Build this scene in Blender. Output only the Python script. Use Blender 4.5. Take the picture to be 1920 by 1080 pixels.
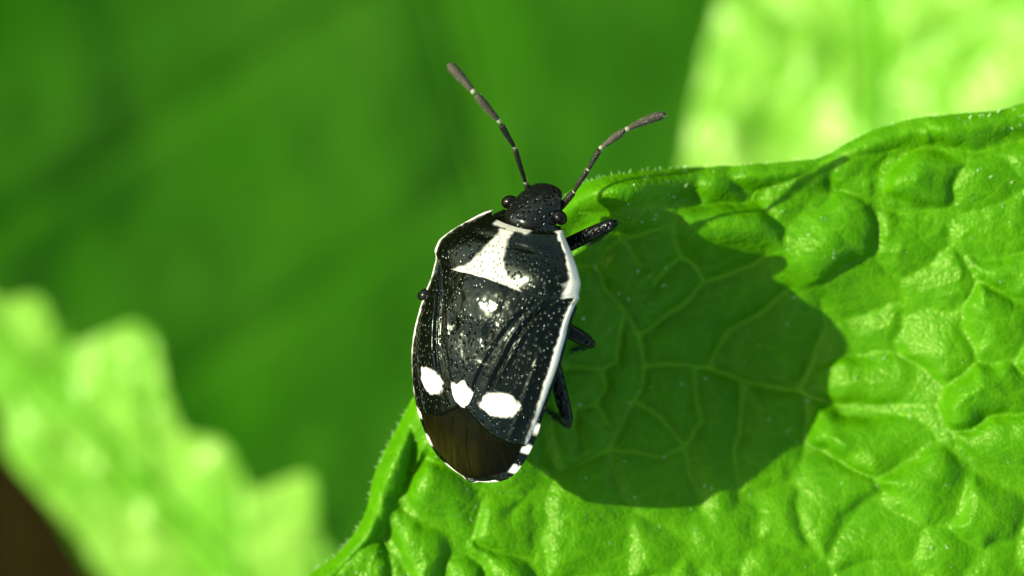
import bpy, math, random
import numpy as np
from mathutils import Matrix, Vector

# ------------------------------------------------------------------ scene, camera, light
# 1 Blender unit = 1 centimetre (macro photograph of a 7 mm insect)
scene = bpy.context.scene
for o in list(bpy.data.objects):
    bpy.data.objects.remove(o, do_unlink=True)
scene.unit_settings.system = 'METRIC'
scene.unit_settings.scale_length = 0.01
scene.unit_settings.length_unit = 'CENTIMETERS'
COL = scene.collection
CAM_Z = 11.0
PX = 800.0                                   # photo pixels per centimetre in the plane z = 0

cam = bpy.data.cameras.new('camera')
cam.sensor_width = 36.0
cam.lens = 36.0 * CAM_Z / 2.4
cam.clip_start = 0.05
cam.clip_end = 2000.0
cam.dof.use_dof = True
cam.dof.focus_distance = CAM_Z - 0.26
cam.dof.aperture_fstop = 0.55
cam_o = bpy.data.objects.new('camera', cam)
cam_o.location = (0, 0, CAM_Z)
COL.objects.link(cam_o)
scene.camera = cam_o

SUN_EL, SUN_AZ = 38.0, 168.5                 # azimuth counted from +X towards +Y: from the left, a little from the top
sun_dir = Vector((math.cos(math.radians(SUN_EL)) * math.cos(math.radians(SUN_AZ)),
                  math.cos(math.radians(SUN_EL)) * math.sin(math.radians(SUN_AZ)),
                  math.sin(math.radians(SUN_EL))))
world = bpy.data.worlds.new('World')
scene.world = world
world.use_nodes = True
wn = world.node_tree
for n in list(wn.nodes):
    wn.nodes.remove(n)
sky = wn.nodes.new('ShaderNodeTexSky')
sky.sky_type = 'NISHITA'
sky.sun_disc = False
sky.sun_elevation = math.radians(SUN_EL)
sky.sun_rotation = math.radians(90.0 - SUN_AZ)
bg = wn.nodes.new('ShaderNodeBackground')
bg.inputs['Strength'].default_value = 0.15
wo = wn.nodes.new('ShaderNodeOutputWorld')
wn.links.new(sky.outputs[0], bg.inputs['Color'])
wn.links.new(bg.outputs[0], wo.inputs['Surface'])

sun = bpy.data.lights.new('sun', 'SUN')
sun.energy = 4.6
sun.angle = math.radians(0.8)
sun.color = (1.0, 0.95, 0.84)
sun_o = bpy.data.objects.new('sun', sun)
sun_o.rotation_euler = sun_dir.to_track_quat('Z', 'Y').to_euler()
sun_o.location = sun_dir * 30
COL.objects.link(sun_o)

vs = scene.view_settings
vs.view_transform = 'Standard'
vs.look = 'None'
vs.exposure = 0.95
vs.gamma = 1.0
vs.use_curve_mapping = False

# ------------------------------------------------------------------ helpers
rng = np.random.default_rng(7)
random.seed(7)


def P(px, py, z=0.0):
    """photo pixel + known height -> point"""
    k = (CAM_Z - z) / CAM_Z / PX
    return Vector(((px - 960) * k, (540 - py) * k, z))


def sstep(a, b, x):
    t = np.clip((x - a) / (b - a), 0, 1)
    return t * t * (3 - 2 * t)


def interp(x, table):
    xs = [p[0] for p in table]
    ys = [p[1] for p in table]
    # smooth (monotone-ish) interpolation: pchip-like with numpy
    xs = np.array(xs, float); ys = np.array(ys, float)
    if xs[0] > xs[-1]:
        xs = xs[::-1]; ys = ys[::-1]
    h = np.diff(xs); d = np.diff(ys) / h
    m = np.zeros_like(ys)
    m[0], m[-1] = d[0], d[-1]
    for i in range(1, len(xs) - 1):
        if d[i - 1] * d[i] > 0:
            w1, w2 = 2 * h[i] + h[i - 1], h[i] + 2 * h[i - 1]
            m[i] = (w1 + w2) / (w1 / d[i - 1] + w2 / d[i])
    x = np.clip(np.asarray(x, float), xs[0], xs[-1])
    i = np.clip(np.searchsorted(xs, x) - 1, 0, len(h) - 1)
    t = (x - xs[i]) / h[i]
    return ((2*t**3 - 3*t**2 + 1) * ys[i] + (t**3 - 2*t**2 + t) * h[i] * m[i]
            + (-2*t**3 + 3*t**2) * ys[i + 1] + (t**3 - t**2) * h[i] * m[i + 1])


def catmull(pts, n):
    pts = np.asarray(pts, float)
    seg = np.sqrt((np.diff(pts, axis=0) ** 2).sum(1))
    s = np.concatenate([[0], np.cumsum(seg)])
    q = np.linspace(0, s[-1], n)
    i = np.clip(np.searchsorted(s, q) - 1, 0, len(seg) - 1)
    t = ((q - s[i]) / np.maximum(seg[i], 1e-9))[:, None]
    p0 = pts[np.maximum(i - 1, 0)]; p1 = pts[i]; p2 = pts[i + 1]; p3 = pts[np.minimum(i + 2, len(pts) - 1)]
    return 0.5 * (2*p1 + (p2 - p0)*t + (2*p0 - 5*p1 + 4*p2 - p3)*t*t + (3*p1 - p0 - 3*p2 + p3)*t**3)


def hash2(ix, iy, seed):
    v = np.sin(ix * 127.1 + iy * 311.7 + seed * 74.7) * 43758.5453
    return v - np.floor(v)


def noise2(x, y, seed=0):
    ix, iy = np.floor(x), np.floor(y)
    fx, fy = x - ix, y - iy
    fx = fx * fx * fx * (fx * (fx * 6 - 15) + 10); fy = fy * fy * fy * (fy * (fy * 6 - 15) + 10)
    a = hash2(ix, iy, seed); b = hash2(ix + 1, iy, seed)
    c = hash2(ix, iy + 1, seed); d = hash2(ix + 1, iy + 1, seed)
    return (a + (b - a) * fx) * (1 - fy) + (c + (d - c) * fx) * fy - 0.5


def fbm(x, y, seed=0, oct=3):
    r = 0; a = 1
    for k in range(oct):
        r = r + a * noise2(x, y, seed + k * 3.1)
        x = x * 2.03 + 5.2; y = y * 2.03 - 3.7; a *= 0.5
    return r


def seg_dist(x, y, lines, warp=None):
    """distance from points to a set of polylines; also distance weighted by width"""
    d = np.full(x.shape, 1e9)
    for ln in lines:
        for (ax, ay), (bx, by) in zip(ln[:-1], ln[1:]):
            dx, dy = bx - ax, by - ay
            L = dx * dx + dy * dy + 1e-9
            t = np.clip(((x - ax) * dx + (y - ay) * dy) / L, 0, 1)
            d = np.minimum(d, (x - ax - t * dx) ** 2 + (y - ay - t * dy) ** 2)
    return np.sqrt(d)


def worley(x, y, seeds):
    f1 = np.full(x.shape, 1e18); f2 = np.full(x.shape, 1e18); idx = np.zeros(x.shape, int)
    p1 = np.zeros(x.shape + (2,)); p2 = np.zeros(x.shape + (2,))
    for k, (sx, sy) in enumerate(seeds):
        d = (x - sx) ** 2 + (y - sy) ** 2
        c1 = d < f1
        c2 = (~c1) & (d < f2)
        f2 = np.where(c1, f1, np.where(c2, d, f2))
        p2 = np.where(c1[..., None], p1, np.where(c2[..., None], np.array([sx, sy]), p2))
        p1 = np.where(c1[..., None], np.array([sx, sy]), p1)
        f1 = np.where(c1, d, f1)
        idx = np.where(c1, k, idx)
    sep = np.sqrt(((p1 - p2) ** 2).sum(-1)) + 1e-6
    return (f2 - f1) / (2 * sep), idx                # true distance to the cell border


def mesh_obj(name, verts, faces, mat=None, parent=None, smooth=True, attrs=None):
    me = bpy.data.meshes.new(name)
    me.from_pydata([tuple(v) for v in verts], [], faces)
    if attrs:
        for k, a in attrs.items():
            at = me.attributes.new(k, 'FLOAT', 'POINT')
            at.data.foreach_set('value', np.asarray(a, np.float32).ravel())
    if smooth:
        me.polygons.foreach_set('use_smooth', np.ones(len(me.polygons), bool))
    if mat:
        me.materials.append(mat)
    me.update()
    o = bpy.data.objects.new(name, me)
    COL.objects.link(o)
    if parent:
        o.parent = parent
    return o


def grid_solid(name, top, bot, mat, parent, attrs=None):
    """closed shell from two (n,m,3) point grids"""
    n, m, _ = top.shape
    V = np.concatenate([top.reshape(-1, 3), bot.reshape(-1, 3)])
    I = np.arange(n * m).reshape(n, m)
    a, b, c, d = I[:-1, :-1].ravel(), I[1:, :-1].ravel(), I[1:, 1:].ravel(), I[:-1, 1:].ravel()
    F = [np.stack([a, b, c, d], 1)]
    N = n * m
    F.append(np.stack([d + N, c + N, b + N, a + N], 1))
    ring = np.concatenate([I[:-1, 0], I[-1, :-1], I[1:, -1][::-1], I[0, 1:][::-1]])
    r2 = np.roll(ring, -1)
    F.append(np.stack([r2, ring, ring + N, r2 + N], 1))
    F = np.concatenate(F)
    me = bpy.data.meshes.new(name)
    me.vertices.add(len(V)); me.vertices.foreach_set('co', V.astype(np.float32).ravel())
    me.loops.add(F.size); me.loops.foreach_set('vertex_index', F.astype(np.int32).ravel())
    me.polygons.add(len(F)); me.polygons.foreach_set('loop_start', np.arange(0, F.size, 4, dtype=np.int32))
    me.polygons.foreach_set('use_smooth', np.ones(len(F), bool))
    me.update(calc_edges=True)
    # make sure the top faces the outside
    if attrs:
        for k, at_ in attrs.items():
            at = me.attributes.new(k, 'FLOAT', 'POINT')
            f = np.asarray(at_, np.float32).ravel()
            at.data.foreach_set('value', np.concatenate([f, f]))
    if mat:
        me.materials.append(mat)
    if me.polygons[0].normal.z < 0:
        me.flip_normals()
    o = bpy.data.objects.new(name, me)
    COL.objects.link(o)
    if parent:
        o.parent = parent
    return o


def tube_geo(pts, radii, seg=10, flat=1.0, up=(0, 0, 1)):
    pts = np.asarray(pts, float); n = len(pts)
    radii = np.broadcast_to(np.asarray(radii, float), (n,))
    T = np.gradient(pts, axis=0)
    T /= np.linalg.norm(T, axis=1)[:, None] + 1e-12
    up = np.array(up, float)
    V = []
    A = np.cross(T, up)
    bad = np.linalg.norm(A, axis=1) < 1e-3
    A[bad] = np.cross(T[bad], (1, 0.2, 0))
    A /= np.linalg.norm(A, axis=1)[:, None]
    B = np.cross(A, T)
    ang = np.linspace(0, 2 * np.pi, seg, endpoint=False)
    for i in range(n):
        V.append(pts[i] + radii[i] * (np.cos(ang)[:, None] * A[i] + flat * np.sin(ang)[:, None] * B[i]))
    V = np.concatenate(V + [pts[:1], pts[-1:]])
    F = []
    for i in range(n - 1):
        for k in range(seg):
            k2 = (k + 1) % seg
            F.append((i*seg + k, i*seg + k2, (i+1)*seg + k2, (i+1)*seg + k))
    for k in range(seg):
        k2 = (k + 1) % seg
        F.append((n*seg, k2, k))
        F.append((n*seg + 1, (n-1)*seg + k, (n-1)*seg + k2))
    return V, F


def limb(p0, p1, prof, n=14, seg=12, bend=(0, 0, 0)):
    """rounded, tapered rod between two points; prof = [(t, r)]"""
    p0 = np.array(p0, float); p1 = np.array(p1, float)
    t = np.concatenate([[0, .012, .04], np.linspace(.09, .91, n), [.96, .988, 1]])
    r = interp(t, prof)
    cap = np.ones_like(t)
    cap[[0, -1]] = .05; cap[[1, -2]] = .5; cap[[2, -3]] = .85
    pts = p0 + (p1 - p0) * t[:, None] + np.array(bend) * (4 * t * (1 - t))[:, None]
    return tube_geo(pts, r * cap, seg)


def tag(o, label, cat, group=None):
    o['label'] = label
    o['category'] = cat
    if group:
        o['group'] = group
    return o


def empty(name, M=None):
    o = bpy.data.objects.new(name, None)
    o.empty_display_size = 0.1
    COL.objects.link(o)
    if M is not None:
        o.matrix_world = M
    return o


# ------------------------------------------------------------------ materials
def nodes(name):
    m = bpy.data.materials.new(name)
    m.use_nodes = True
    nt = m.node_tree
    for n in list(nt.nodes):
        nt.nodes.remove(n)
    return m, nt, nt.nodes, nt.links


def leaf_material(name, base, pale, dark, transl, tfac, rough, spec, bump_scale=45, bump=0.25, fine=160, fine_b=0.25, patch=6.0, tint=(.80, 1.0, .38), net=0):
    m, nt, N, L = nodes(name)
    tc = N.new('ShaderNodeTexCoord')
    at = N.new('ShaderNodeAttribute'); at.attribute_name = 'vein'
    n1 = N.new('ShaderNodeTexNoise'); n1.inputs['Scale'].default_value = patch; n1.inputs['Detail'].default_value = 5
    n2 = N.new('ShaderNodeTexNoise'); n2.inputs['Scale'].default_value = bump_scale; n2.inputs['Detail'].default_value = 4
    vo = N.new('ShaderNodeTexVoronoi'); vo.inputs['Scale'].default_value = fine
    for q in (n1, n2, vo):
        L.new(tc.outputs['Object'], q.inputs['Vector'])
    r1 = N.new('ShaderNodeMapRange'); r1.inputs[1].default_value = .3; r1.inputs[2].default_value = .7
    L.new(n1.outputs['Fac'], r1.inputs[0])
    mx = N.new('ShaderNodeMix'); mx.data_type = 'RGBA'
    mx.inputs[6].default_value = (*dark, 1); mx.inputs[7].default_value = (*base, 1)
    L.new(r1.outputs[0], mx.inputs[0])
    mv = N.new('ShaderNodeMix'); mv.data_type = 'RGBA'
    mv.inputs[7].default_value = (*pale, 1)
    L.new(at.outputs['Fac'], mv.inputs[0]); L.new(mx.outputs[2], mv.inputs[6])
    col = mv.outputs[2]
    b0 = None
    if net:
        # finest veinlets: an irregular mesh of slightly paler, sunken lines
        dn = N.new('ShaderNodeTexNoise'); dn.inputs['Scale'].default_value = net * .7; dn.inputs['Detail'].default_value = 2
        L.new(tc.outputs['Object'], dn.inputs['Vector'])
        ma = N.new('ShaderNodeMix'); ma.data_type = 'RGBA'; ma.blend_type = 'LINEAR_LIGHT'; ma.inputs[0].default_value = .035
        L.new(tc.outputs['Object'], ma.inputs[6]); L.new(dn.outputs['Color'], ma.inputs[7])
        ve = N.new('ShaderNodeTexVoronoi'); ve.feature = 'DISTANCE_TO_EDGE'; ve.inputs['Scale'].default_value = net
        L.new(ma.outputs[2], ve.inputs['Vector'])
        vr = N.new('ShaderNodeMapRange'); vr.interpolation_type = 'SMOOTHSTEP'
        vr.inputs[1].default_value = .0; vr.inputs[2].default_value = .10; vr.inputs[3].default_value = .20; vr.inputs[4].default_value = 0
        L.new(ve.outputs['Distance'], vr.inputs[0])
        mn = N.new('ShaderNodeMix'); mn.data_type = 'RGBA'; mn.inputs[7].default_value = (*pale, 1)
        L.new(vr.outputs[0], mn.inputs[0]); L.new(col, mn.inputs[6]); col = mn.outputs[2]
        pr = N.new('ShaderNodeMapRange'); pr.interpolation_type = 'SMOOTHSTEP'
        pr.inputs[1].default_value = 0; pr.inputs[2].default_value = .35
        L.new(ve.outputs['Distance'], pr.inputs[0])
        b0 = N.new('ShaderNodeBump'); b0.inputs['Strength'].default_value = .20; b0.inputs['Distance'].default_value = .006
        L.new(pr.outputs[0], b0.inputs['Height'])
    b1 = N.new('ShaderNodeBump'); b1.inputs['Strength'].default_value = bump; b1.inputs['Distance'].default_value = .01
    if b0:
        L.new(b0.outputs[0], b1.inputs['Normal'])
    L.new(n2.outputs['Fac'], b1.inputs['Height'])
    b2 = N.new('ShaderNodeBump'); b2.inputs['Strength'].default_value = fine_b; b2.inputs['Distance'].default_value = .003
    b2.invert = True
    L.new(vo.outputs['Distance'], b2.inputs['Height']); L.new(b1.outputs[0], b2.inputs['Normal'])
    p = N.new('ShaderNodeBsdfPrincipled')
    p.inputs['Roughness'].default_value = rough
    p.inputs['Specular IOR Level'].default_value = spec
    p.inputs['Specular Tint'].default_value = (*tint, 1)
    L.new(col, p.inputs['Base Color']); L.new(b2.outputs[0], p.inputs['Normal'])
    t = N.new('ShaderNodeBsdfTranslucent'); t.inputs['Color'].default_value = (*transl, 1)
    L.new(b1.outputs[0], t.inputs['Normal'])
    mixs = N.new('ShaderNodeMixShader'); mixs.inputs[0].default_value = tfac
    L.new(p.outputs[0], mixs.inputs[1]); L.new(t.outputs[0], mixs.inputs[2])
    out = N.new('ShaderNodeOutputMaterial')
    L.new(mixs.outputs[0], out.inputs['Surface'])
    return m


def shell_material(name, dark, pale, rough, pit_scale, pit, pale_rough=.35, spec=.5, depth=.0026):
    """insect cuticle: dark / pale by the 'pale' attribute, covered in punctures"""
    m, nt, N, L = nodes(name)
    tc = N.new('ShaderNodeTexCoord')
    at = N.new('ShaderNodeAttribute'); at.attribute_name = 'pale'
    vo = N.new('ShaderNodeTexVoronoi'); vo.inputs['Scale'].default_value = pit_scale
    vo.inputs['Randomness'].default_value = .75
    nz = N.new('ShaderNodeTexNoise'); nz.inputs['Scale'].default_value = 30; nz.inputs['Detail'].default_value = 3
    mp = N.new('ShaderNodeMapping'); mp.inputs['Scale'].default_value = (1.2, .68, 1.0)
    L.new(tc.outputs['Object'], mp.inputs['Vector'])
    L.new(mp.outputs[0], vo.inputs['Vector']); L.new(tc.outputs['Object'], nz.inputs['Vector'])
    mr = N.new('ShaderNodeMapRange'); mr.interpolation_type = 'SMOOTHSTEP'
    mr.inputs[1].default_value = .05; mr.inputs[2].default_value = .45
    L.new(vo.outputs['Distance'], mr.inputs[0])
    mx = N.new('ShaderNodeMix'); mx.data_type = 'RGBA'
    mx.inputs[6].default_value = (*dark, 1); mx.inputs[7].default_value = (*pale, 1)
    L.new(at.outputs['Fac'], mx.inputs[0])
    # punctures on pale areas hold dark pigment
    pd = N.new('ShaderNodeMapRange'); pd.inputs[1].default_value = .16; pd.inputs[2].default_value = .34
    pd.inputs[3].default_value = .05; pd.inputs[4].default_value = 1.0
    L.new(vo.outputs['Distance'], pd.inputs[0])
    mm = N.new('ShaderNodeMix'); mm.data_type = 'RGBA'; mm.blend_type = 'MULTIPLY'; mm.inputs[0].default_value = .8
    po = N.new('ShaderNodeAttribute'); po.attribute_name = 'polish'
    pm = N.new('ShaderNodeMapRange'); pm.inputs[3].default_value = .85; pm.inputs[4].default_value = 0.0
    L.new(po.outputs['Fac'], pm.inputs[0]); L.new(pm.outputs[0], mm.inputs[0])
    L.new(mx.outputs[2], mm.inputs[6]); L.new(pd.outputs[0], mm.inputs[7])
    b = N.new('ShaderNodeBump'); b.inputs['Strength'].default_value = pit; b.inputs['Distance'].default_value = depth
    L.new(mr.outputs[0], b.inputs['Height'])
    sf = N.new('ShaderNodeMapRange'); sf.inputs[3].default_value = pit; sf.inputs[4].default_value = pit * .15
    mxp = N.new('ShaderNodeMath'); mxp.operation = 'MAXIMUM'
    L.new(at.outputs['Fac'], mxp.inputs[0]); L.new(po.outputs['Fac'], mxp.inputs[1])
    L.new(mxp.outputs[0], sf.inputs[0]); L.new(sf.outputs[0], b.inputs['Strength'])
    b2 = N.new('ShaderNodeBump'); b2.inputs['Strength'].default_value = .14; b2.inputs['Distance'].default_value = .006
    L.new(nz.outputs['Fac'], b2.inputs['Height']); L.new(b.outputs[0], b2.inputs['Normal'])
    p = N.new('ShaderNodeBsdfPrincipled')
    rr = N.new('ShaderNodeMapRange'); rr.inputs[3].default_value = rough; rr.inputs[4].default_value = pale_rough
    L.new(at.outputs['Fac'], rr.inputs[0]); L.new(rr.outputs[0], p.inputs['Roughness'])
    p.inputs['Specular IOR Level'].default_value = spec
    p.inputs['Specular Tint'].default_value = (.86, 1.0, .72, 1)
    L.new(mm.outputs[2], p.inputs['Base Color']); L.new(b2.outputs[0], p.inputs['Normal'])
    out = N.new('ShaderNodeOutputMaterial')
    L.new(p.outputs[0], out.inputs['Surface'])
    return m


def plain_material(name, col, rough, spec=.5, var=.3, scale=40, bump=.2, dist=.004):
    m, nt, N, L = nodes(name)
    tc = N.new('ShaderNodeTexCoord')
    nz = N.new('ShaderNodeTexNoise'); nz.inputs['Scale'].default_value = scale; nz.inputs['Detail'].default_value = 6
    L.new(tc.outputs['Object'], nz.inputs['Vector'])
    mx = N.new('ShaderNodeMix'); mx.data_type = 'RGBA'
    mx.inputs[6].default_value = (*[c * (1 - var) for c in col], 1)
    mx.inputs[7].default_value = (*[c * (1 + var) for c in col], 1)
    L.new(nz.outputs['Fac'], mx.inputs[0])
    b = N.new('ShaderNodeBump'); b.inputs['Strength'].default_value = bump; b.inputs['Distance'].default_value = dist
    L.new(nz.outputs['Fac'], b.inputs['Height'])
    p = N.new('ShaderNodeBsdfPrincipled')
    p.inputs['Roughness'].default_value = rough; p.inputs['Specular IOR Level'].default_value = spec
    p.inputs['Specular Tint'].default_value = (1, .97, .75, 1)
    L.new(mx.outputs[2], p.inputs['Base Color']); L.new(b.outputs[0], p.inputs['Normal'])
    out = N.new('ShaderNodeOutputMaterial'); L.new(p.outputs[0], out.inputs['Surface'])
    return m


M_LEAF = leaf_material('leaf_green', (.070, .266, .0006), (.16, .44, .006), (.053, .226, .0005), (.080, .41, .0008), .32, .36, .29, 60, .16, 130, .5, tint=(.88, 1.0, .34), net=19)
M_VEIN = plain_material('leaf_vein', (.14, .40, .004), .6, .10, .12, 60, .1)
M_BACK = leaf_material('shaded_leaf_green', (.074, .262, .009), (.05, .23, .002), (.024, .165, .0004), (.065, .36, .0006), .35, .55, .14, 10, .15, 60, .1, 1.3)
M_SUNLIT = leaf_material('sunlit_leaf_green', (.24, .46, .040), (.11, .34, .006), (.115, .39, .006), (.18, .48, .008), .22, .38, .45, 10, .2, 60, .1, 3.2, (1, 1, .65))  # sunlit sheen of the back leaves is put into the paler base and patches
M_SUNLIT_VEIN = plain_material('sunlit_leaf_vein', (.10, .33, .006), .5, .25, .12, 20, .1)
M_HAIR = plain_material('leaf_hair', (.42, .60, .22), .3, .5, .1)
M_SHELL = shell_material('black_cuticle', (.0010, .0024, .0007), (.80, .78, .55), .20, 102, 1.0, .4, .25)
M_SMOOTH = shell_material('black_leg_cuticle', (.004, .004, .0035), (.6, .6, .5), .24, 70, 1.0, .35, .25, .0040)
M_HEAD = shell_material('head_cuticle', (.005, .006, .0045), (.8, .8, .7), .21, 84, 1.0, .35, .28, .0040)
M_EYE = plain_material('eye', (.003, .002, .0015), .15, .25, .2, 200, .15)
M_ANT = plain_material('antenna_cuticle', (.055, .050, .028), .5, .12, .5, 220, .6)
M_ANT_D = plain_material('antenna_black', (.012, .011, .006), .36, .2, .4, 220, .5)
M_JOINT = plain_material('antenna_joint', (.22, .23, .12), .4, .3, .2, 100, .2)
M_SOIL = plain_material('soil', (.014, .0105, .0018), .95, .02, .6, 3.0, 1.0, .3)

# membrane of the wings: brown, thin, a little see-through
M_MEMB, nt, N, L = nodes('wing_membrane')
tc = N.new('ShaderNodeTexCoord'); at = N.new('ShaderNodeAttribute'); at.attribute_name = 'vein'
nz = N.new('ShaderNodeTexNoise'); nz.inputs['Scale'].default_value = 14; nz.inputs['Detail'].default_value = 5
L.new(tc.outputs['Object'], nz.inputs['Vector'])
mx = N.new('ShaderNodeMix'); mx.data_type = 'RGBA'
mx.inputs[6].default_value = (.0008, .0010, .0001, 1); mx.inputs[7].default_value = (.0030, .0032, .0003, 1)
L.new(nz.outputs['Fac'], mx.inputs[0])
mv = N.new('ShaderNodeMix'); mv.data_type = 'RGBA'; mv.inputs[7].default_value = (.005, .004, .0015, 1)
ae = N.new('ShaderNodeAttribute'); ae.attribute_name = 'edge'
me_ = N.new('ShaderNodeMix'); me_.data_type = 'RGBA'; me_.inputs[7].default_value = (.017, .0165, .0016, 1)
L.new(ae.outputs['Fac'], me_.inputs[0]); L.new(mx.outputs[2], me_.inputs[6])
L.new(at.outputs['Fac'], mv.inputs[0]); L.new(me_.outputs[2], mv.inputs[6])
p = N.new('ShaderNodeBsdfPrincipled'); p.inputs['Roughness'].default_value = .42
p.inputs['Specular IOR Level'].default_value = .06
p.inputs['Specular Tint'].default_value = (.9, 1, .5, 1)
L.new(mv.outputs[2], p.inputs['Base Color'])
bb = N.new('ShaderNodeBump'); bb.inputs['Strength'].default_value = .8; bb.inputs['Distance'].default_value = .005
L.new(at.outputs['Fac'], bb.inputs['Height']); L.new(bb.outputs[0], p.inputs['Normal'])
tr = N.new('ShaderNodeBsdfTransparent'); tr.inputs['Color'].default_value = (.55, .45, .2, 1)
ms = N.new('ShaderNodeMixShader'); ms.inputs[0].default_value = .12
L.new(p.outputs[0], ms.inputs[1]); L.new(tr.outputs[0], ms.inputs[2])
out = N.new('ShaderNodeOutputMaterial'); L.new(ms.outputs[0], out.inputs['Surface'])

# ------------------------------------------------------------------ ground
GZ = -11.0
gn = 120
gx = np.linspace(-1, 1, gn); gx = np.sign(gx) * (np.abs(gx) ** 3) * 600
GX, GY = np.meshgrid(gx, gx, indexing='ij')
GH = GZ + .35 * fbm(GX * .7, GY * .7, 3, 4) * np.exp(-(GX**2 + GY**2) / 900) + .02
top = np.stack([GX, GY, GH], -1)
I = np.arange(gn * gn).reshape(gn, gn)
F = np.stack([I[:-1, :-1].ravel(), I[1:, :-1].ravel(), I[1:, 1:].ravel(), I[:-1, 1:].ravel()], 1)
g = mesh_obj('ground', top.reshape(-1, 3), F.tolist(), M_SOIL)
g['kind'] = 'structure'


def ground_z(x, y):
    return float(GZ + .35 * fbm(np.array(x * .7), np.array(y * .7), 3, 4) * math.exp(-(x*x + y*y) / 900) + .02)


# ------------------------------------------------------------------ the main leaf
MARGIN = [(430, 1235), (520, 1130), (575, 1082), (618, 1050), (655, 1012), (685, 960), (698, 900), (716, 855), (745, 800),
          (775, 745), (830, 660), (900, 560), (980, 450), (1040, 385), (1082, 350), (1130, 333), (1220, 319),
          (1330, 312), (1450, 305), (1540, 294), (1590, 266), (1650, 240), (1720, 221), (1800, 213), (1870, 206),
          (1920, 193), (2000, 165), (2180, 100)]
FAR = [(560, 1420), (1300, 1420), (1900, 1400), (2330, 1300), (2380, 950), (2360, 600), (2330, 330)]
VEINS = [
    ([(1212, 687), (1270, 687), (1333, 690), (1400, 717), (1450, 728), (1501, 737), (1560, 757), (1604, 768), (1696, 779), (1732, 793), (1763, 824), (1821, 868), (1880, 905), (1960, 930), (2200, 960)], 6.5),
    ([(1212, 687), (1207, 655), (1201, 630), (1181, 597), (1158, 565), (1141, 543), (1118, 498), (1087, 497), (1050, 505)], 4.5),
    ([(1212, 687), (1206, 730), (1192, 752), (1167, 797), (1143, 844), (1060, 887), (1000, 925), (962, 960)], 4.5),
    ([(1143, 844), (1150, 873), (1168, 931), (1181, 954), (1240, 985), (1293, 1016), (1302, 1052), (1330, 1120)], 3.6),
    ([(1192, 752), (1244, 786), (1282, 837), (1297, 891), (1309, 922), (1320, 972)], 3.6),
    ([(1143, 844), (1190, 848), (1239, 860), (1284, 842)], 2.2),
    ([(1284, 840), (1320, 793), (1311, 761), (1306, 692)], 2.0),
    ([(1400, 717), (1396, 755), (1391, 797), (1380, 860), (1387, 905), (1394, 936)], 2.8),
    ([(1517, 742), (1520, 780), (1517, 815), (1508, 864), (1481, 909), (1409, 931), (1394, 936)], 2.8),
    ([(1501, 737), (1526, 694), (1539, 649), (1557, 609), (1545, 560)], 2.8),
    ([(1333, 690), (1356, 646), (1373, 619), (1418, 597), (1445, 574), (1480, 545)], 2.6),
    ([(1201, 630), (1240, 602), (1284, 574), (1324, 529), (1373, 511), (1418, 494), (1440, 480)], 3.2),
    ([(1324, 529), (1302, 493), (1279, 480), (1268, 450), (1261, 417), (1285, 385)], 2.6),
    ([(1279, 480), (1252, 502), (1230, 534)], 1.8),
    ([(1163, 449), (1140, 466), (1118, 498)], 2.4),
    ([(1163, 449), (1152, 420), (1149, 399)], 2.2),
    ([(1163, 449), (1181, 467), (1203, 502)], 1.8),
    ([(1163, 449), (1210, 436), (1261, 422)], 2.2),
    ([(1065, 690), (1100, 690), (1131, 694), (1158, 680), (1163, 640), (1170, 600)], 2.0),
    ([(1131, 694), (1140, 725), (1122, 761), (1145, 797)], 2.0),
    ([(1122, 761), (1080, 764), (1078, 800), (1084, 840)], 1.7),
    ([(1017, 810), (1028, 845), (1045, 880)], 1.7),
    ([(770, 800), (778, 834), (768, 897), (757, 929), (725, 971), (715, 1003), (676, 1030), (640, 1066), (600, 1110)], 3.0),
    ([(715, 1003), (729, 1034), (736, 1080), (740, 1140)], 2.6),
    ([(770, 890), (800, 858), (850, 880), (900, 915), (962, 930), (1000, 943)], 2.4),
    ([(1000, 935), (1003, 1000), (1004, 1060), (1000, 1130)], 3.0),
    ([(757, 953), (827, 992), (860, 1030), (905, 1060), (910, 1120)], 2.2),
    ([(1409, 381), (1432, 350), (1508, 330), (1553, 300), (1665, 285), (1705, 272), (1759, 278), (1821, 287), (1889, 272), (1960, 250)], 2.6),
    ([(1085, 400), (1149, 399), (1200, 392), (1285, 385), (1409, 381)], 2.2),
    ([(1665, 285), (1650, 330), (1655, 385), (1690, 400), (1735, 395), (1800, 398)], 2.4),
]
TRACED = [v[0] for v in VEINS]
SEEDS = [(1345, 430), (1565, 450), (1480, 335), (1750, 330), (1820, 250), (1620, 272), (1700, 475), (1850, 340),
         (1890, 440), (1615, 550), (1735, 540), (1640, 630), (1750, 630), (1870, 600), (1650, 715), 
         (1870, 740), (1650, 820), (1725, 910), (1850, 960), (1890, 830), (1560, 940), (1460, 975),
         (1370, 1000), (1655, 1000), (1770, 1060), (1245, 960), (1090, 985), 
         (945, 975), (840, 925), (800, 1030), (880, 1070), (700, 1090), (1900, 520), (1960, 650), (1980, 400),
         (1960, 1000), (1450, 1080), (1350, 1100), (1680, 1110), (1880, 1080), (2060, 300), (2080, 520), (2100, 780), (2080, 900),
         (2100, 1100), (1100, 1200), (1300, 1220), (1500, 1200), (1720, 1230), (1950, 1200), (820, 1180), (640, 1200), (1990, 190),
         (1210, 355), (1930, 290)]


def shade_zone(x, y):
    """the quiet dish beside the insect where only the traced veins divide the blade"""
    return 1 - sstep(.80, 1.12, np.sqrt(((x - 1280) / 300) ** 2 + ((y - 670) / 265) ** 2))


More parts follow.
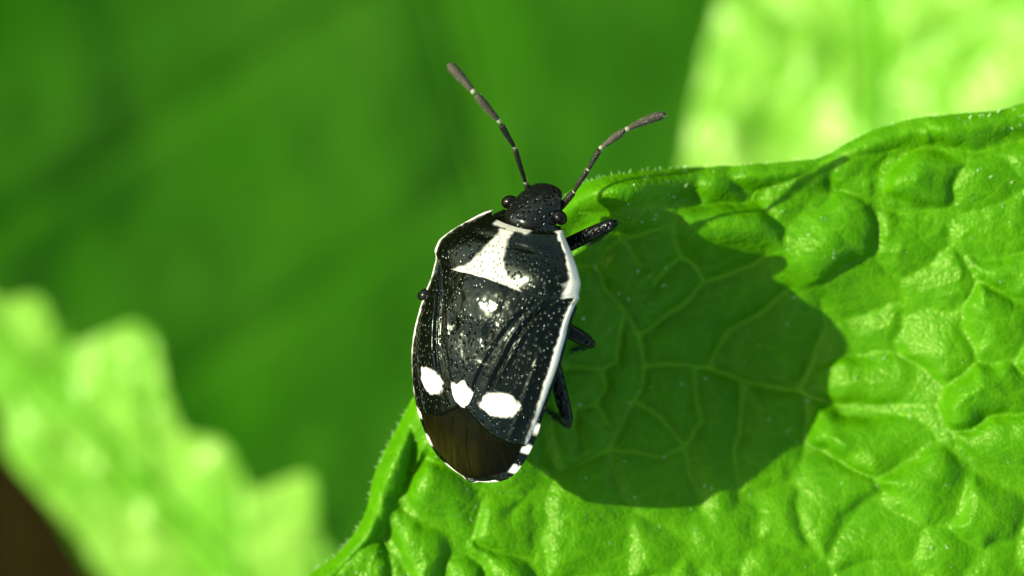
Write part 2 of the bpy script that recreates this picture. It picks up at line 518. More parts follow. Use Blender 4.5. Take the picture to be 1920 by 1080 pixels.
def leaf_fields(x, y, rim):
    wx = x + 30 * fbm(x / 90, y / 90, 1) + 4 * fbm(x / 34, y / 34, 5)
    wy = y + 30 * fbm(x / 90, y / 90, 2) + 4 * fbm(x / 34, y / 34, 6)
    dt = seg_dist(x + 5 * fbm(x / 30, y / 30, 8), y + 5 * fbm(x / 30, y / 30, 9), TRACED)
    dv, idx = worley(wx, wy, SEEDS)
    q = shade_zone(x, y)
    dv = dv + 90 * q
    d = -14 * np.log(np.exp(-np.minimum(dt, 300) / 14) + np.exp(-np.minimum(dv, 300) / 14))
    d = np.maximum(d, 0)
    amp = (.80 + .45 * np.sin(idx * 12.9898 + 1.0)) * (1 - q) + .80 * q
    k1 = np.clip(d / 24.0, 0, 1); k2 = np.clip(d / 88.0, 0, 1)
    dome = .35 * (1 - (1 - k1) ** 2) + .65 * (1 - (1 - k2) ** 2)
    sx_ = np.array([p[0] for p in SEEDS])[idx]; sy_ = np.array([p[1] for p in SEEDS])[idx]
    ta = np.sin(idx * 78.233) * 3.0
    tilt = ((x - sx_) * np.cos(ta) + (y - sy_) * np.sin(ta)) / 75.0
    dome = dome * (1 + (.55 * np.clip(tilt, -1, 1) - .25 * np.clip((x - sx_ + y - sy_) / 110, -1, 1)) * (1 - q))
    dome *= sstep(0, 60, rim) * .75 + .25
    z = .037 * dome * amp
    # second, finer net of veinlets
    fx = x + 10 * fbm(x / 40, y / 40, 11); fy = y + 10 * fbm(x / 40, y / 40, 12)
    z += .005 * fbm(fx / 52, fy / 52, 21, 2) * (1 - .6 * q) + .0012 * fbm(fx / 13, fy / 13, 23, 2)
    # overall dish and waves of the blade
    z += -.165 * np.exp(-(((x - 1420) / 330) ** 2 + ((y - 690) / 235) ** 2))
    z += .02 * sstep(1560, 1950, x) + .03 * fbm(x / 330, y / 330, 31, 2)
    z += .055 * np.exp(-((x - 1360) / 105) ** 2 - ((y - 428) / 42) ** 2)
    z += .135 * np.exp(-((x - 1160) / 105) ** 2 - ((y - 372) / 62) ** 2)
    z += .055 * np.exp(-((x - 1540) / 95) ** 2 - ((y - 490) / 75) ** 2)
    # rolled margin
    left = 1 - sstep(700, 1150, x)
    z += (.012 * np.exp(-((rim - 24) / 16) ** 2) - .05 * np.exp(-rim / 13.0)) * (.6 + .6 * left)
    z -= .02 * np.exp(-((rim - 62) / 22) ** 2)
    vein = np.exp(-(dt / 4.2) ** 2) * (.10 + .65 * q) + np.exp(-(dv / 3.0) ** 2) * .10  # veins painted paler inside the insect's shadow, fainter in the sunlit parts
    return z, vein


mcurve = catmull(MARGIN, 4000)


def rim_dist(x, y):
    x = np.asarray(x, float); y = np.asarray(y, float)
    pts = mcurve[::20]
    d = np.full(x.shape, 1e18)
    for (a, b) in pts:
        d = np.minimum(d, (x - a) ** 2 + (y - b) ** 2)
    return np.sqrt(d)


def leaf_z(px, py):
    """height of the leaf's upper face under a pixel (cm)"""
    x = np.array([float(px)]); y = np.array([float(py)])
    return float(leaf_fields(x, y, rim_dist(x, y))[0][0])


NS, NT = 640, 430
mg = catmull(MARGIN, NS)
# small irregularities of the margin itself
mg[:, 1] += 2.0 * fbm(mg[:, 0] / 18, mg[:, 1] / 18, 41, 2)
fr = catmull(FAR, NS)
tt = np.linspace(0, 1, NT) ** 1.35
X = mg[:, None, 0] + (fr - mg)[:, None, 0] * tt[None, :]
Y = mg[:, None, 1] + (fr - mg)[:, None, 1] * tt[None, :]
RIM = rim_dist(X, Y)
Z, VE = leaf_fields(X, Y, RIM)
for _ in range(4):                            # soften the creases
    Zp = np.pad(Z, 1, 'edge')
    Z = (Zp[:-2, 1:-1] + Zp[2:, 1:-1] + Zp[1:-1, :-2] + Zp[1:-1, 2:] + 2 * Zp[1:-1, 1:-1]) / 6
TH = .010 + .012 * sstep(0, 40, RIM)
topg = np.stack([(X - 960) / PX, (540 - Y) / PX, Z], -1)
botg = topg.copy(); botg[..., 2] -= TH
leaf = empty('leaf', Matrix.Translation((0, 0, 0)))
tag(leaf, 'bright green blistered leaf with net of veins, the black bug standing on its edge', 'leaf')
grid_solid('blade', topg, botg, M_LEAF, leaf, {'vein': VE})

for ln, w in VEINS:
    c = catmull(ln, max(8, int(sum(math.dist(a, b) for a, b in zip(ln[:-1], ln[1:])) / 6)))
    z, _ = leaf_fields(c[:, 0], c[:, 1], rim_dist(c[:, 0], c[:, 1]))
    # follow the floor of the groove
    c = c + 1.2 * np.stack([fbm(c[:, 0] / 22, c[:, 1] / 22, 51), fbm(c[:, 0] / 22, c[:, 1] / 22, 52)], 1)
    r = w / PX * (.40 + .16 * float(shade_zone(c[:, 0], c[:, 1]).mean())) * (1 - .45 * np.linspace(0, 1, len(c)))
    if len(z) > 5:
        z = np.convolve(np.pad(z, 2, 'edge'), np.ones(5) / 5, 'valid')
    pts = np.stack([(c[:, 0] - 960) / PX, (540 - c[:, 1]) / PX, z - r * (.10 + .55 * (1 - shade_zone(c[:, 0], c[:, 1])))], 1)
    V, Fc = tube_geo(pts, r, 8, .55)
    mesh_obj('vein', V, Fc, M_VEIN, leaf)

# short pale hairs on the blade and along the rim
V, Fc = [], []


def add_hair(p, d, ln, r):
    d = np.array(d, float); d /= np.linalg.norm(d)
    a = np.cross(d, (0.3, 0.9, 0.1)); a /= np.linalg.norm(a); b = np.cross(d, a)
    i = len(V)
    for k in range(4):
        an = k * math.pi / 2
        V.append(p + r * (math.cos(an) * a + math.sin(an) * b))
    V.append(p + d * ln)
    for k in range(4):
        Fc.append((i + k, i + (k + 1) % 4, i + 4))


for _ in range(800):
    i, j = rng.integers(0, NS), int(NT * rng.random() ** 1.3 * .95)
    p = topg[i, j]
    if not (-.55 < p[0] < 1.3 and -.75 < p[1] < .5) or noise2(np.array(p[0] * 6), np.array(p[1] * 6), 77) < -.08:
        continue
    add_hair(p - np.array([0, 0, .001]), (rng.normal() * .5 - .2, rng.normal() * .5 + .3, 1.0), rng.uniform(.005, .018), rng.uniform(.0009, .0024))
for i in range(6, NS - 6):
    if rng.random() < .30:
        p = topg[i, rng.integers(0, 4)]
        n = mg[i + 3] - mg[i - 3]
        outw = np.array([-n[1], -n[0], 0.0]); outw = outw / (np.linalg.norm(outw) + 1e-9)
        outw = np.array([n[1], n[0], 0]) / (np.hypot(*n) + 1e-9)
        add_hair(p - np.array([0, 0, .003]), (outw[0] + rng.normal() * .4, outw[1] + rng.normal() * .4, .5), rng.uniform(.006, .014), .0012)
h = mesh_obj('leaf_hair', V, Fc, M_HAIR, leaf, smooth=False)
h['kind'] = 'stuff'
# its stalk, going down to the soil beyond the frame
fx, fy = (2330 - 960) / PX, (540 - 1050) / PX
c = catmull([(1.35, -.45, -.03), (1.60, -.58, -.10), (2.0, -.75, -.6), (2.3, -.9, -3.0), (2.4, -1.0, ground_z(2.4, -1.0) - .1)], 40)
V, Fc = tube_geo(c, np.linspace(.035, .12, 40), 10)
mesh_obj('petiole', V, Fc, M_VEIN, leaf)


# ------------------------------------------------------------------ leaves behind, out of focus
def back_leaf(name, label, base, tip, half, mat, vmat, teeth=0, tooth=.12, roll=0.0, wave=.06, blister=.05, seed=0,
              nv=9, cup=.1, group=None, n=240, m=120, prof=None, curve=0.0, vein_w=.02):
    base = np.array(base, float); tip = np.array(tip, float)
    ax = tip - base; Ln = np.linalg.norm(ax); a = ax / Ln
    side = np.cross(a, (0, 0, 1)); side /= np.linalg.norm(side)
    nrm = np.cross(side, a)
    cr, sr = math.cos(roll), math.sin(roll)
    s2 = side * cr + nrm * sr; n2 = nrm * cr - side * sr
    v = np.linspace(0, 1, n); u = np.linspace(-1, 1, m)
    VV, UU = np.meshgrid(v, u, indexing='ij')
    if prof is None:
        prof = [(0, .06), (.08, .45), (.25, .9), (.42, 1.0), (.65, .82), (.85, .45), (.96, .15), (1, .02)]
    W = half * interp(VV, prof)
    if teeth:
        tq = (VV * teeth + .15 * np.sin(VV * 23 + seed)) % 1.0
        W = W + half * tooth * np.abs(UU) ** 3 * np.where(UU > 0, 1.0, .2) * ((.5 * (.5 - .5 * np.cos(2 * np.pi * tq ** 1.35)) + .5 * np.where(tq < .75, tq / .75, (1 - tq) / .25)) * (.75 + .45 * np.sin(np.floor(VV * teeth + .15 * np.sin(VV * 23 + seed)) * 2.4 + seed)) - .4) * sstep(0, .1, VV) * sstep(1, .9, VV)
    sx = UU * W; sy = VV * Ln
    def hh(sx, sy, uu):
        k = sx / half
        # lateral veins rise towards the tip
        ph = (sy / Ln + .10 * np.abs(k) ** 1.2 * 1.0) * nv
        ph = ph - np.abs(k) * nv * .22
        tri = np.abs((ph % 1.0) - .5) * 2
        vein = np.exp(-(((1 - tri) / nv * Ln * .5) / .035) ** 2)
        mid = np.exp(-(sx / .05) ** 2)
        h = blister * half * (tri * -1 + 1) * -0.6 * (1 - mid)
        h = -blister * half * vein * .8 - blister * half * mid
        h += wave * half * fbm(sx / half * 1.6 + seed, sy / half * 1.6, seed + 5, 2)
        h += blister * half * 1.6 * fbm(sx / half * 5 + seed, sy / half * 5, seed + 9, 3)
        h += cup * half * k * k
        h += curve * Ln * np.sin(np.pi * sy / Ln)
        return h, np.clip(vein * .7 + mid, 0, 1)
    H, VN = hh(sx, sy, UU)
    pts = base + sx[..., None] * s2 + sy[..., None] * a + H[..., None] * n2
    bot = pts - n2 * .03
    root = empty(name, Matrix.Translation(Vector(base)))
    tag(root, label, 'leaf', group)
    grid_solid('blade', pts - base, bot - base, mat, root, {'vein': VN})
    # midrib and side veins
    yy = np.linspace(0, .97 * Ln, 60)
    hz, _ = hh(np.zeros(60), yy, 0)
    mp = yy[:, None] * a + (hz + .004)[:, None] * n2
    V, Fc = tube_geo(mp, np.linspace(vein_w * 1.6, vein_w * .5, 60), 8)
    mesh_obj('midrib', V, Fc, vmat, root)
    for k in range(1, nv):
        for sgn in (-1, 1):
            us = np.linspace(0, .9, 30)
            y = np.full(30, k / nv) * Ln
            # walk outwards along the constant-phase line
            sgnx = np.zeros(30); ys = np.zeros(30)
            for q, uu_ in enumerate(us):
                yv = k / nv * Ln
                for _ in range(4):
                    w = half * float(interp(np.array(min(max(yv / Ln, 0), 1)), prof))
                    kk = uu_ * w / half
                    yv = Ln * (k / nv - .10 * kk ** 1.2 + .22 * kk)
                sgnx[q] = sgn * uu_ * half * float(interp(np.array(min(max(yv / Ln, 0), 1)), prof)); ys[q] = yv
            if ys.max() > Ln * .99:
                continue
            hz, _ = hh(sgnx, ys, 0)
            vp = sgnx[:, None] * s2 + ys[:, None] * a + (hz + .002)[:, None] * n2
            V, Fc = tube_geo(vp, np.linspace(vein_w * .7, vein_w * .25, 30), 6)
            mesh_obj('vein', V, Fc, vmat, root)
    # stalk down to the soil
    d = -a * .6
    gx_, gy_ = base[0] - a[0] * 1.8, base[1] - a[1] * 1.8
    c = catmull([(0, 0, -.01), d * .5 + np.array([0, 0, -.25]), d * 1.6 + np.array([0, 0, -1.6]),
                 np.array([gx_, gy_, ground_z(gx_, gy_) - .1]) - base], 40)
    V, Fc = tube_geo(c, np.linspace(vein_w * 1.7, vein_w * 4, 40), 10)
    mesh_obj('petiole', V, Fc, vmat, root)
    return root


# large leaf in the shade, its face turned away from the sun
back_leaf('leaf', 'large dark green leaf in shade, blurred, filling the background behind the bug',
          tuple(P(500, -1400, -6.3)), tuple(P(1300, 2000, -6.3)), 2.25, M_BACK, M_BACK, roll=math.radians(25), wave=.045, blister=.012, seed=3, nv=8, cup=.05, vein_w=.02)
# sunlit leaf at the upper right
back_leaf('leaf', 'pale sunlit leaf with straight midrib behind the upper edge of the blistered leaf',
          tuple(P(1660, 1000, -3.6)), tuple(P(1640, -520, -3.6)), .61, M_SUNLIT, M_SUNLIT_VEIN, roll=math.radians(15), wave=.12, blister=.038, seed=8, nv=7, cup=.1, vein_w=.02)
# sunlit toothed leaf at the lower left
back_leaf('leaf', 'pale sunlit leaf with coarse toothed edge above the brown soil',
          tuple(P(1090, 1760, -3.2)), tuple(P(-190, 425, -3.1)), .335, M_SUNLIT, M_SUNLIT_VEIN, teeth=9, tooth=.55, roll=math.radians(12), wave=.12, blister=.03, seed=12, nv=8, cup=.1, vein_w=.02)

# ------------------------------------------------------------------ the bug
ZC = .29
TH_ROLL, PHI = math.radians(33), math.radians(17.5)
C0 = P(956, 500, ZC)
ct, st, cp, sp = math.cos(TH_ROLL), math.sin(TH_ROLL), math.cos(PHI), math.sin(PHI)
# columns: image of local s (right), t (to the head), h (dorsal)
es = Vector((ct * cp, -ct * sp, st))
et = Vector((sp, cp, 0))
eh = Vector((-st * cp, st * sp, ct))
BUG = Matrix(((es.x, et.x, eh.x, C0.x), (es.y, et.y, eh.y, C0.y), (es.z, et.z, eh.z, C0.z), (0, 0, 0, 1)))
U = (CAM_Z - ZC) / CAM_Z / PX                 # local pixel -> cm
bug = empty('shield_bug', BUG)
tag(bug, 'black and white shield bug with long antennae standing on the leaf edge', 'insect')
BI = BUG.inverted()


def loc(px, py, z):
    return np.array(BI @ P(px, py, z))


WT = [(110, 60), (93, 78), (80, 92), (55, 118), (25, 145), (5, 157), (-15, 159), (-32, 155), (-60, 153), (-100, 156), (-150, 157), (-200, 152),
      (-240, 144), (-280, 133), (-320, 117), (-355, 97), (-371, 84), (-385, 66), (-396, 42), (-402, 22), (-405, 6)]
WT = [(a_, b_ * 1.045) for a_, b_ in WT]
MT = [(170, -30), (93, -12), (40, -4), (0, 0), (-100, 0), (-180, -4), (-240, -12), (-300, -26), (-350, -42), (-390, -56), (-404, -60)]
HT = [(170, 18), (93, 34), (60, 52), (20, 68), (-30, 72), (-60, 75), (-110, 74), (-180, 66), (-240, 56), (-300, 43), (-350, 30), (-390, 14), (-404, 6)]
HT = [(a_, b_ * .86) for a_, b_ in HT]


def bend(t):
    return 16 * sstep(-180, -420, t)


def surf(s, t, off=0.0, wk=1.0):
    """dorsal surface, local pixel units -> cm points"""
    W = interp(t, WT) * wk
    u = np.clip(np.abs(s) / np.maximum(W, 1e-6), 0, 1)
    h = interp(t, MT) + interp(t, HT) * (1 - u ** 2.5) ** .86 + off
    return np.stack([(s + bend(t)) * U, t * U, h * U], -1)


def plate(name, S, T, OFF, pale, mat, thick=4.0, extra=None):
    topp = surf(S, T, OFF)
    bott = topp.copy(); bott[..., 2] -= thick * U
    a = {'pale': pale}
    if extra is not None:
        a.update(extra)
    return grid_solid(name, topp, bott, mat, bug, a)


# --- body: abdomen, thorax and belly in one skin
ts = np.concatenate([np.linspace(100, -380, 90), np.linspace(-384, -409, 14)])
ang = np.linspace(0, 2 * np.pi, 96, endpoint=False)
Vb, pale = [], []
for t in ts:
    tq = max(t, -403.5)
    grow = 3.0 + 5.5 * float(sstep(-215, -300, np.array(t)))
    W = float(interp(tq, WT)) * (1 if t > 0 else 1) + grow * math.sqrt(max(0, min(1, (t + 409) / 26)))
    if t > -30:
        W -= 10
    if t < -400:
        W *= math.sqrt(max(.02, 1 - ((-t - 400) / 9.5) ** 2))
    M_ = float(interp(tq, MT)); H_ = float(interp(tq, HT))
    depth = 78 * math.sqrt(max(.02, 1 - ((t + 130) / 290) ** 2)) if -415 < t < 155 else 10
    ca, sa = np.cos(ang), np.sin(ang)
    s = W * np.sign(ca) * np.abs(ca) ** .9
    u = np.clip(np.abs(s) / W, 0, 1)
    hu = M_ - 7 + np.maximum(H_ - 4, 2) * (1 - u ** 2.5) ** .86
    hd = M_ - 7 - depth * (1 - u ** 2.2) ** .8
    h = np.where(sa >= 0, hu, hd)
    Vb.append(np.stack([(s + float(bend(np.array(t)))) * U, np.full_like(s, t * U), h * U], -1))
    # pale blocks on the rim of the abdomen
    seg = ((-t - 262) / 42.0) % 1.0
    rim = (u > .86) & (h > M_ - 20)
    pale.append(np.where(rim & (t < -255), float(np.clip(min((seg - .04) / .06, (.52 - seg) / .06), 0, 1)), 0))
n, m = len(ts), len(ang)
I = np.arange(n * m).reshape(n, m); I2 = np.roll(I, -1, 1)
F = np.stack([I[:-1].ravel(), I2[:-1].ravel(), I2[1:].ravel(), I[1:].ravel()], 1).tolist()
F.append(list(I[0][::-1])); F.append(list(I[-1]))
mesh_obj('body', np.concatenate(Vb), F, M_SHELL, bug, attrs={'pale': np.concatenate(pale)})

# --- pronotum
na, nb = 190, 90
a = np.linspace(-1, 1, na); b = np.linspace(0, 1, nb)
A, B = np.meshgrid(a, b, indexing='ij')
tf = 74 + 20 * np.abs(A) ** 2.2                      # front edge, hollow for the head
tb = -43 + 23 * sstep(.70, 1.0, np.abs(A)) ** 1.4    # hind edge
T = tf + (tb - tf) * B
S = A * interp(T, WT) * (1 - .000 * B)
edge = np.minimum(B, 1 - B)
OFF = 7.0 - 6.5 * (1 - sstep(0, .09, 1 - B)) - 3 * (1 - sstep(0, .06, B))
OFF += 5.0 * np.exp(-((np.abs(A) - .955) / .035) ** 2) * sstep(0, .1, B)     # raised lateral rim
OFF -= 5 * np.exp(-((B - .30) / .06) ** 2) * np.exp(-((np.abs(A) - .36) / .22) ** 2)   # two shallow callus grooves
OFF += 8 * np.exp(-((T + 5) / 30) ** 2 - ((np.abs(S) - 120) / 45) ** 2) * sstep(1.0, .86, np.abs(A))
nz = fbm(S / 9, T / 9, 3, 2) * 7
mw = interp(T, [(74, 13), (58, 14), (40, 17), (0, 31), (-20, 50), (-34, 74), (-44, 92)])
p1 = .60 * sstep(4.5, -4.5, np.abs(S + 2 + nz * 1.0) - mw) * sstep(66, 61, T + nz * .4)
lw = interp(T, [(95, 11), (70, 9), (40, 9), (15, 11), (-10, 18), (-45, 20)])
p2 = sstep(2.5, -2.5, (interp(T, WT) - np.abs(S)) - lw + nz * .8)
p3 = sstep(3, -3, (tf - T) - 9 + nz * .5) * sstep(44, 36, np.abs(S)) * .9
plate('pronotum', S, T, OFF, np.clip(p1 * .85 + p2 * .68 + p3 * .5, 0, 1), M_SHELL, 5,
      {'polish': np.clip(np.exp(-((T + 26) / 16) ** 2 - ((np.abs(S) - 80) / 28) ** 2) * 1.2 + sstep(45, 55, T) * .8 + p2, 0, 1)})

# --- scutellum
SW = [(-30, 112), (-44, 108), (-93, 82), (-130, 66), (-169, 52), (-224, 32), (-250, 25), (-264, 19), (-273, 11), (-278, 2)]
na, nb = 120, 150
A, B = np.meshgrid(np.linspace(-1, 1, na), np.linspace(0, 1, nb), indexing='ij')
T = -32 - 246 * B
w = interp(T, SW); S = A * w
OFF = 4.5 - 3.5 * (1 - sstep(0, 1, (1 - np.abs(A)) * w / 7)) - 3 * (1 - sstep(0, .03, 1 - B))
OFF += 5 * np.exp(-((T + 75) / 38) ** 2 - (S / 55) ** 2)                      # swelling at the base
OFF -= 6 * np.exp(-((T + 135) / 16) ** 2 - ((np.abs(S) - 40) / 13) ** 2)      # pits at the sides
OFF -= 4 * np.exp(-((T + 150) / 26) ** 2 - (S / 24) ** 2)
OFF += 1.6 * fbm(S / 20, T / 20, 15, 2)
nz = fbm(S / 10, T / 10, 9, 2) * 7
pl = sstep(2.5, -2.5, T + 239 + nz * .7 - 9 * np.exp(-((S - 4) / 8) ** 2) + .006 * S * S)
plate('scutellum', S, T, OFF, pl, M_SHELL, 5, {'polish': np.clip(1.5 * np.exp(-((T + 82) / 30) ** 2 - ((S - 6) / 55) ** 2) + pl, 0, 1)})

# --- wing covers
for sg in (-1, 1):
    na, nb = 110, 190
    A, B = np.meshgrid(np.linspace(0, 1, na), np.linspace(0, 1, nb), indexing='ij')
    tend = -272 - 40 * A ** .8 - 16 * np.sin(np.pi * A)
    T = -18 + (tend + 18) * B
    inner = np.maximum(interp(T, SW) - 9, 1.5)
    inner = np.where(T < -262, inner + 0 * T, inner)
    outer = interp(T, WT)
    S = sg * (inner + (outer - inner) * A)
    OFF = 0.5 - 3 * (1 - sstep(0, .02, 1 - B))
    OFF = OFF + 3.0 * np.exp(-((A - .97) / .03) ** 2)
    # ridge and furrow of the clavus running beside the scutellum
    cl = (np.abs(S) - interp(T, SW)) - (20 + 10 * sstep(-60, -200, T))
    OFF -= 4.0 * np.exp(-(cl / 3.5) ** 2) * sstep(-255, -225, T) * 1.0
    OFF += 3.6 * np.exp(-((cl - 9) / 4.5) ** 2) * sstep(-235, -190, T) + 2.6 * np.exp(-((cl + 9) / 4.0) ** 2) * sstep(-235, -190, T)
    OFF += 3.0 * np.exp(-((outer - np.abs(S) - 27) / 5) ** 2) * sstep(-110, -170, T)
    OFF += 1.5 * fbm(S / 24, T / 24, 31 + sg, 2)
    nz = fbm(S / 11 + 40 * sg, T / 11, 19, 2) * 10
    lw = interp(T, [(-20, 3), (-60, 4), (-110, 7), (-160, 8), (-220, 5), (-270, 2.5), (-300, 1), (-330, .5)])
    pl = .78 * sstep(2.5, -2.5, (outer - np.abs(S)) - lw + nz * .3)
    sx, sy, ra, rb = (80, -252, 36, 22) if sg > 0 else (80, -249, 31, 21)
    pl = pl + sstep(.12, -.12, np.sqrt(((np.abs(S) - sx) / ra) ** 2 + ((T - sy - (np.abs(S) - sx) * .16) / rb) ** 2) - 1 + nz * .028)
    plate('wing_cover', S, T, OFF, np.clip(pl, 0, 1), M_SHELL, 4, {'polish': np.clip(pl, 0, 1)})

# --- membrane of the wings
na, nb = 110, 90
A, B = np.meshgrid(np.linspace(-1, 1, na), np.linspace(0, 1, nb), indexing='ij')
T = -256 - (146 - 34 * np.abs(A) ** 3) * B
S = A * (interp(T, WT) * .95)
OFF = -4.5 + 4.0 * sstep(.15, .5, B) 
OFF += .8 * fbm(S / 30, T / 30, 61, 2)
fan = np.abs(((S / (60 + 0.0 * T) * (1 + .35 * (T + 256) / 150)) * 1.9 + .3 + .25 * fbm(S / 50, T / 50, 71, 2)) % 1.0 - .5)
vn = np.exp(-(fan / .035) ** 2) * sstep(.2, .4, B) * .6
topm = surf(S, T, OFF)
botm = topm.copy(); botm[..., 2] -= 1.2 * U
grid_solid('wing_membrane', topm, botm, M_MEMB, bug, {'vein': vn, 'edge': np.clip(sstep(.18, 1.0, B) * (.75 + .9 * fbm(S / 14, T / 40, 91, 3)) * sstep(.75, -.3, A), 0, 1)})

# --- head
HW = [(70, 46), (88, 56), (100, 57), (118, 55), (134, 49), (148, 43), (158, 37), (165, 29), (169, 19), (171, 8)]
hts = np.concatenate([np.linspace(70, 160, 46), np.linspace(161.5, 171, 12)])
Vh = []
ang = np.linspace(0, 2 * np.pi, 72, endpoint=False)
for t in hts:
    W = float(interp(t, HW)); M_ = float(interp(t, [(70, -16), (100, -20), (130, -27), (160, -42), (171, -48)]))
    H_ = float(interp(t, [(70, 35), (91, 42), (107, 37), (130, 29), (155, 18), (167, 8), (171, 2)]))
    D_ = float(interp(t, [(70, 36), (110, 34), (150, 22), (171, 4)]))
    ca, sa = np.cos(ang), np.sin(ang)
    s = W * np.sign(ca) * np.abs(ca) ** .9; u = np.abs(s) / W
    up = H_ * (1 - u ** 2.6) ** .9
    # two furrows bounding the middle lobe of the snout
    up = up - 4.0 * np.exp(-((np.abs(s) - 15) / 4) ** 2) * float(sstep(108, 130, np.array(t))) * (H_ / 30)
    h = np.where(sa >= 0, M_ + up, M_ - D_ * (1 - u ** 2.2) ** .8)
    Vh.append(np.stack([s * U, np.full_like(s, t * U), h * U], -1))
n, m = len(hts), len(ang)
I = np.arange(n * m).reshape(n, m); I2 = np.roll(I, -1, 1)
F = np.stack([I[:-1].ravel(), I[1:].ravel(), I2[1:].ravel(), I2[:-1].ravel()], 1).tolist()
F.append(list(I[0])); F.append(list(I[-1][::-1]))
hv = np.concatenate(Vh)
mesh_obj('head', hv, F, M_HEAD, bug, attrs={'pale': np.zeros(len(hv)), 'polish': .8 * sstep(95, 88, hv[:, 1] / U)})
# eyes, with short stalk-like base
for sg in (-1, 1):
    th = np.linspace(0, np.pi, 20); ph = np.linspace(0, 2 * np.pi, 28, endpoint=False)
    TT, PP = np.meshgrid(th, ph, indexing='ij')
    ex = sg * (59 + 15.5 * np.sin(TT) * np.cos(PP)); ey = 116 + 13.5 * np.sin(TT) * np.sin(PP); ez = -22 + 13.5 * np.cos(TT)
    V = np.stack([ex, ey - .18 * (np.abs(ex) - 59), ez], -1).reshape(-1, 3) * U
    I = np.arange(20 * 28).reshape(20, 28); I2 = np.roll(I, -1, 1)
    F = np.stack([I[:-1].ravel(), I[1:].ravel(), I2[1:].ravel(), I2[:-1].ravel()], 1)
    if sg > 0:
        F = F[:, ::-1]
    mesh_obj('eye', V, F.tolist(), M_EYE, bug)

# --- antennae: five segments, pale joints
ANT = [
    [((998, 366, .215), (986, 343, .235), 6.0, 5.0), ((986, 343, .235), (966, 279, .30), 4.0, 4.6), ((965, 276, .30), (939, 233, .34), 4.4, 5.6),
     ((936, 227, .345), (892, 176, .37), 5.4, 7.2), ((888, 172, .372), (840, 119, .36), 6.4, 8.6)],
    [((1046, 396, .25), (1076, 360, .29), 6.5, 5.8), ((1076, 360, .29), (1103, 318, .32), 4.0, 4.4), ((1103, 318, .32), (1125, 280, .34), 4.2, 5.2),
     ((1127, 277, .34), (1172, 244, .35), 5.0, 6.6), ((1176, 242, .35), (1249, 214, .34), 5.8, 8.0)]]
for segs in ANT:
    first = None
    Vx, Fx = [], []
    for k, (p0, p1, r0, r1) in enumerate(segs):
        r0, r1 = r0 * 1.1, r1 * 1.1
        q0, q1 = loc(*p0), loc(*p1)
        if k < 3:
            prof = [(0, r0 * .8 * U), (.5, (r0 + r1) / 2 * U), (.9, r1 * U), (1, r1 * .9 * U)]
        else:
            prof = [(0, r0 * .65 * U), (.3, r0 * 1.05 * U), (.7, r1 * U), (.92, r1 * .8 * U), (1, r1 * .55 * U)]
        bd = np.array([0, 0, 1.5 * U]) if k < 4 else np.array([-2 * U, 2 * U, 0])
        V, Fc = limb(q0, q1, prof, 18, 14, bd)
        if first is None:
            first = mesh_obj('antenna', V, Fc, M_ANT_D, bug)
        else:
            mesh_obj('antenna_segment', V, Fc, M_ANT if k >= 3 else M_ANT_D, first)
            # pale joint
            d = (q1 - q0) / np.linalg.norm(q1 - q0)
            V2, F2 = limb(q0 - d * 4 * U, q0 + d * 5 * U, [(0, r0 * .66 * U), (.5, r0 * .80 * U), (1, r0 * .66 * U)], 5, 10)
            mesh_obj('joint', V2, F2, M_JOINT, first)
        # fine bristles
        nh = 26 if k < 3 else 70
        for _ in range(nh):
            f = rng.uniform(.05, .97); an = rng.uniform(0, 6.283)
            d = (q1 - q0) / np.linalg.norm(q1 - q0)
            aa = np.cross(d, (.2, .1, 1)); aa /= np.linalg.norm(aa); bb_ = np.cross(d, aa)
            nn = math.cos(an) * aa + math.sin(an) * bb_
            r = float(interp(np.array(f), prof))
            base_ = q0 + (q1 - q0) * f + bd * 4 * f * (1 - f) + nn * r * .9
            tip = base_ + (nn * .8 + d * .9) * rng.uniform(3, 6) * U
            w = np.cross(d, nn) * .5 * U
            i = len(Vx); Vx += [base_ - w, base_ + w, base_ + d * .8 * U, tip]; Fx += [(i, i+1, i+3), (i+1, i+2, i+3), (i+2, i, i+3)]
    hb = mesh_obj('bristle', Vx, Fx, M_JOINT, first, smooth=False)
    hb['kind'] = 'stuff'

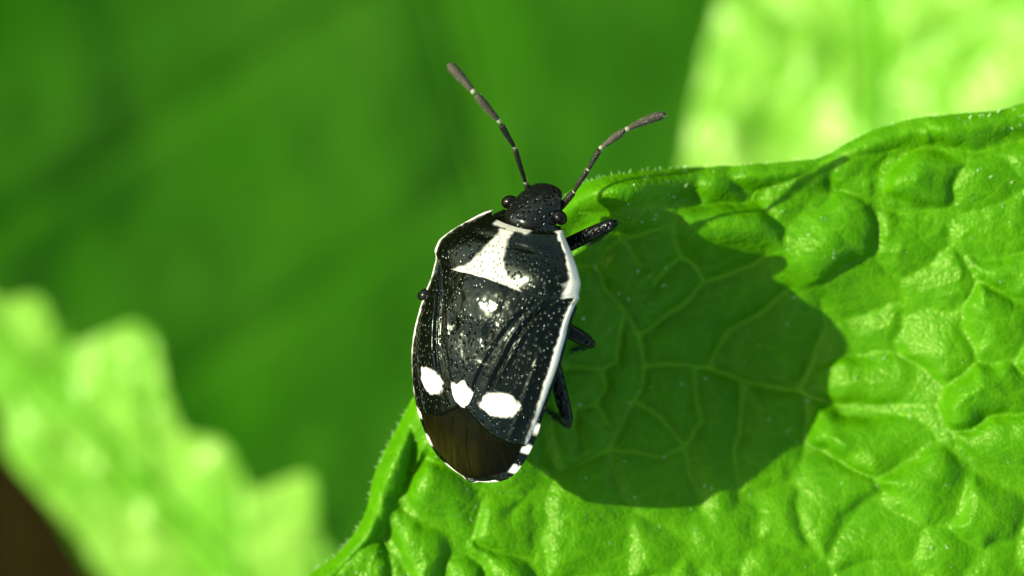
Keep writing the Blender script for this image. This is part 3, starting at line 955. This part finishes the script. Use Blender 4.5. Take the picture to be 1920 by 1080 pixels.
# --- legs: femur, tibia, three-jointed foot with claws
LEGS = [  # hip, knee, foot (pixel on the leaf), thickness
    ((1020, 480, .20), (1154, 417, .31), (1112, 452), 15),
    ((1000, 585, .19), (1110, 644, .19), (1088, 652), 16),
    ((1030, 650, .18), (1066, 797, .17), (1034, 776), 15),
    ((955, 470, .15), (872, 452, .10), (968, 492), 13),
    ((915, 560, .15), (785, 553, .19), (905, 590), 17),
    ((900, 650, .15), (800, 690, .08), (818, 728), 13)]
for hip, knee, foot, th in LEGS:
    fz = leaf_z(*foot) + .006
    q0, q1 = loc(*hip), loc(*knee)
    mid = np.array(P(*knee)) * .0
    ankle_px = (foot[0] + (knee[0] - foot[0]) * .14, foot[1] + (knee[1] - foot[1]) * .14)
    q2 = loc(ankle_px[0], ankle_px[1], max(fz, leaf_z(*ankle_px) + .012) + .012)
    q3 = loc(foot[0], foot[1], fz)
    V, Fc = limb(q0, q1, [(0, .55 * th * U), (.3, th * .95 * U), (.7, th * .9 * U), (1, th * .72 * U)], 16, 16)
    leg = mesh_obj('leg', V, Fc, M_SMOOTH, bug, attrs={'pale': np.zeros(len(V))})
    V, Fc = limb(q1, q2, [(0, .62 * th * U), (.15, th * .52 * U), (.6, th * .50 * U), (1, th * .58 * U)], 16, 14)
    mesh_obj('shin', V, Fc, M_SMOOTH, leg, attrs={'pale': np.zeros(len(V))})
    d = (q3 - q2)
    dirp = np.array(BI.to_3x3() @ Vector((foot[0] - knee[0], -(foot[1] - knee[1]), 0)).normalized())
    qe = q3 + dirp * 14 * U
    pts = catmull([q2, q3, qe], 25)
    r = .30 * th * U * (1 + .25 * np.sin(np.linspace(0, 6 * np.pi, 25))) * np.linspace(1.05, .75, 25)
    V, Fc = tube_geo(pts, r, 10)
    ft = mesh_obj('foot', V, Fc, M_SMOOTH, leg, attrs={'pale': np.zeros(len(V))})
    sidev = np.array(BI.to_3x3() @ (Vector((-(-(foot[1] - knee[1])), foot[0] - knee[0], 0)).normalized()))
    downv = np.array(BI.to_3x3() @ Vector((0, 0, -1)))
    for sg in (-1, 1):
        pts = catmull([qe - dirp * 2 * U, qe + dirp * 5 * U + sidev * sg * 4 * U, qe + dirp * 9 * U + sidev * sg * 6 * U + downv * 4 * U], 12)
        V, Fc = tube_geo(pts, np.linspace(2.0, .4, 12) * U, 8)
        mesh_obj('claw', V, Fc, M_SMOOTH, leg, attrs={'pale': np.zeros(len(V))})
    # short bristles on the shin
    Vx, Fx = [], []
    dd = (q2 - q1) / np.linalg.norm(q2 - q1)
    for _ in range(60):
        f = rng.uniform(.08, .98); nn = np.cross(dd, rng.normal(size=3)); nn /= np.linalg.norm(nn)
        b_ = q1 + (q2 - q1) * f + nn * th * .45 * U
        w_ = np.cross(dd, nn) * .6 * U
        i = len(Vx); Vx += [b_ - w_, b_ + w_, b_ + dd * U, b_ + (nn * .9 + dd * .8) * rng.uniform(4, 8) * U]
        Fx += [(i, i+1, i+3), (i+1, i+2, i+3), (i+2, i, i+3)]
    hb = mesh_obj('bristle', Vx, Fx, M_SMOOTH, leg, smooth=False)
    hb['kind'] = 'stuff'
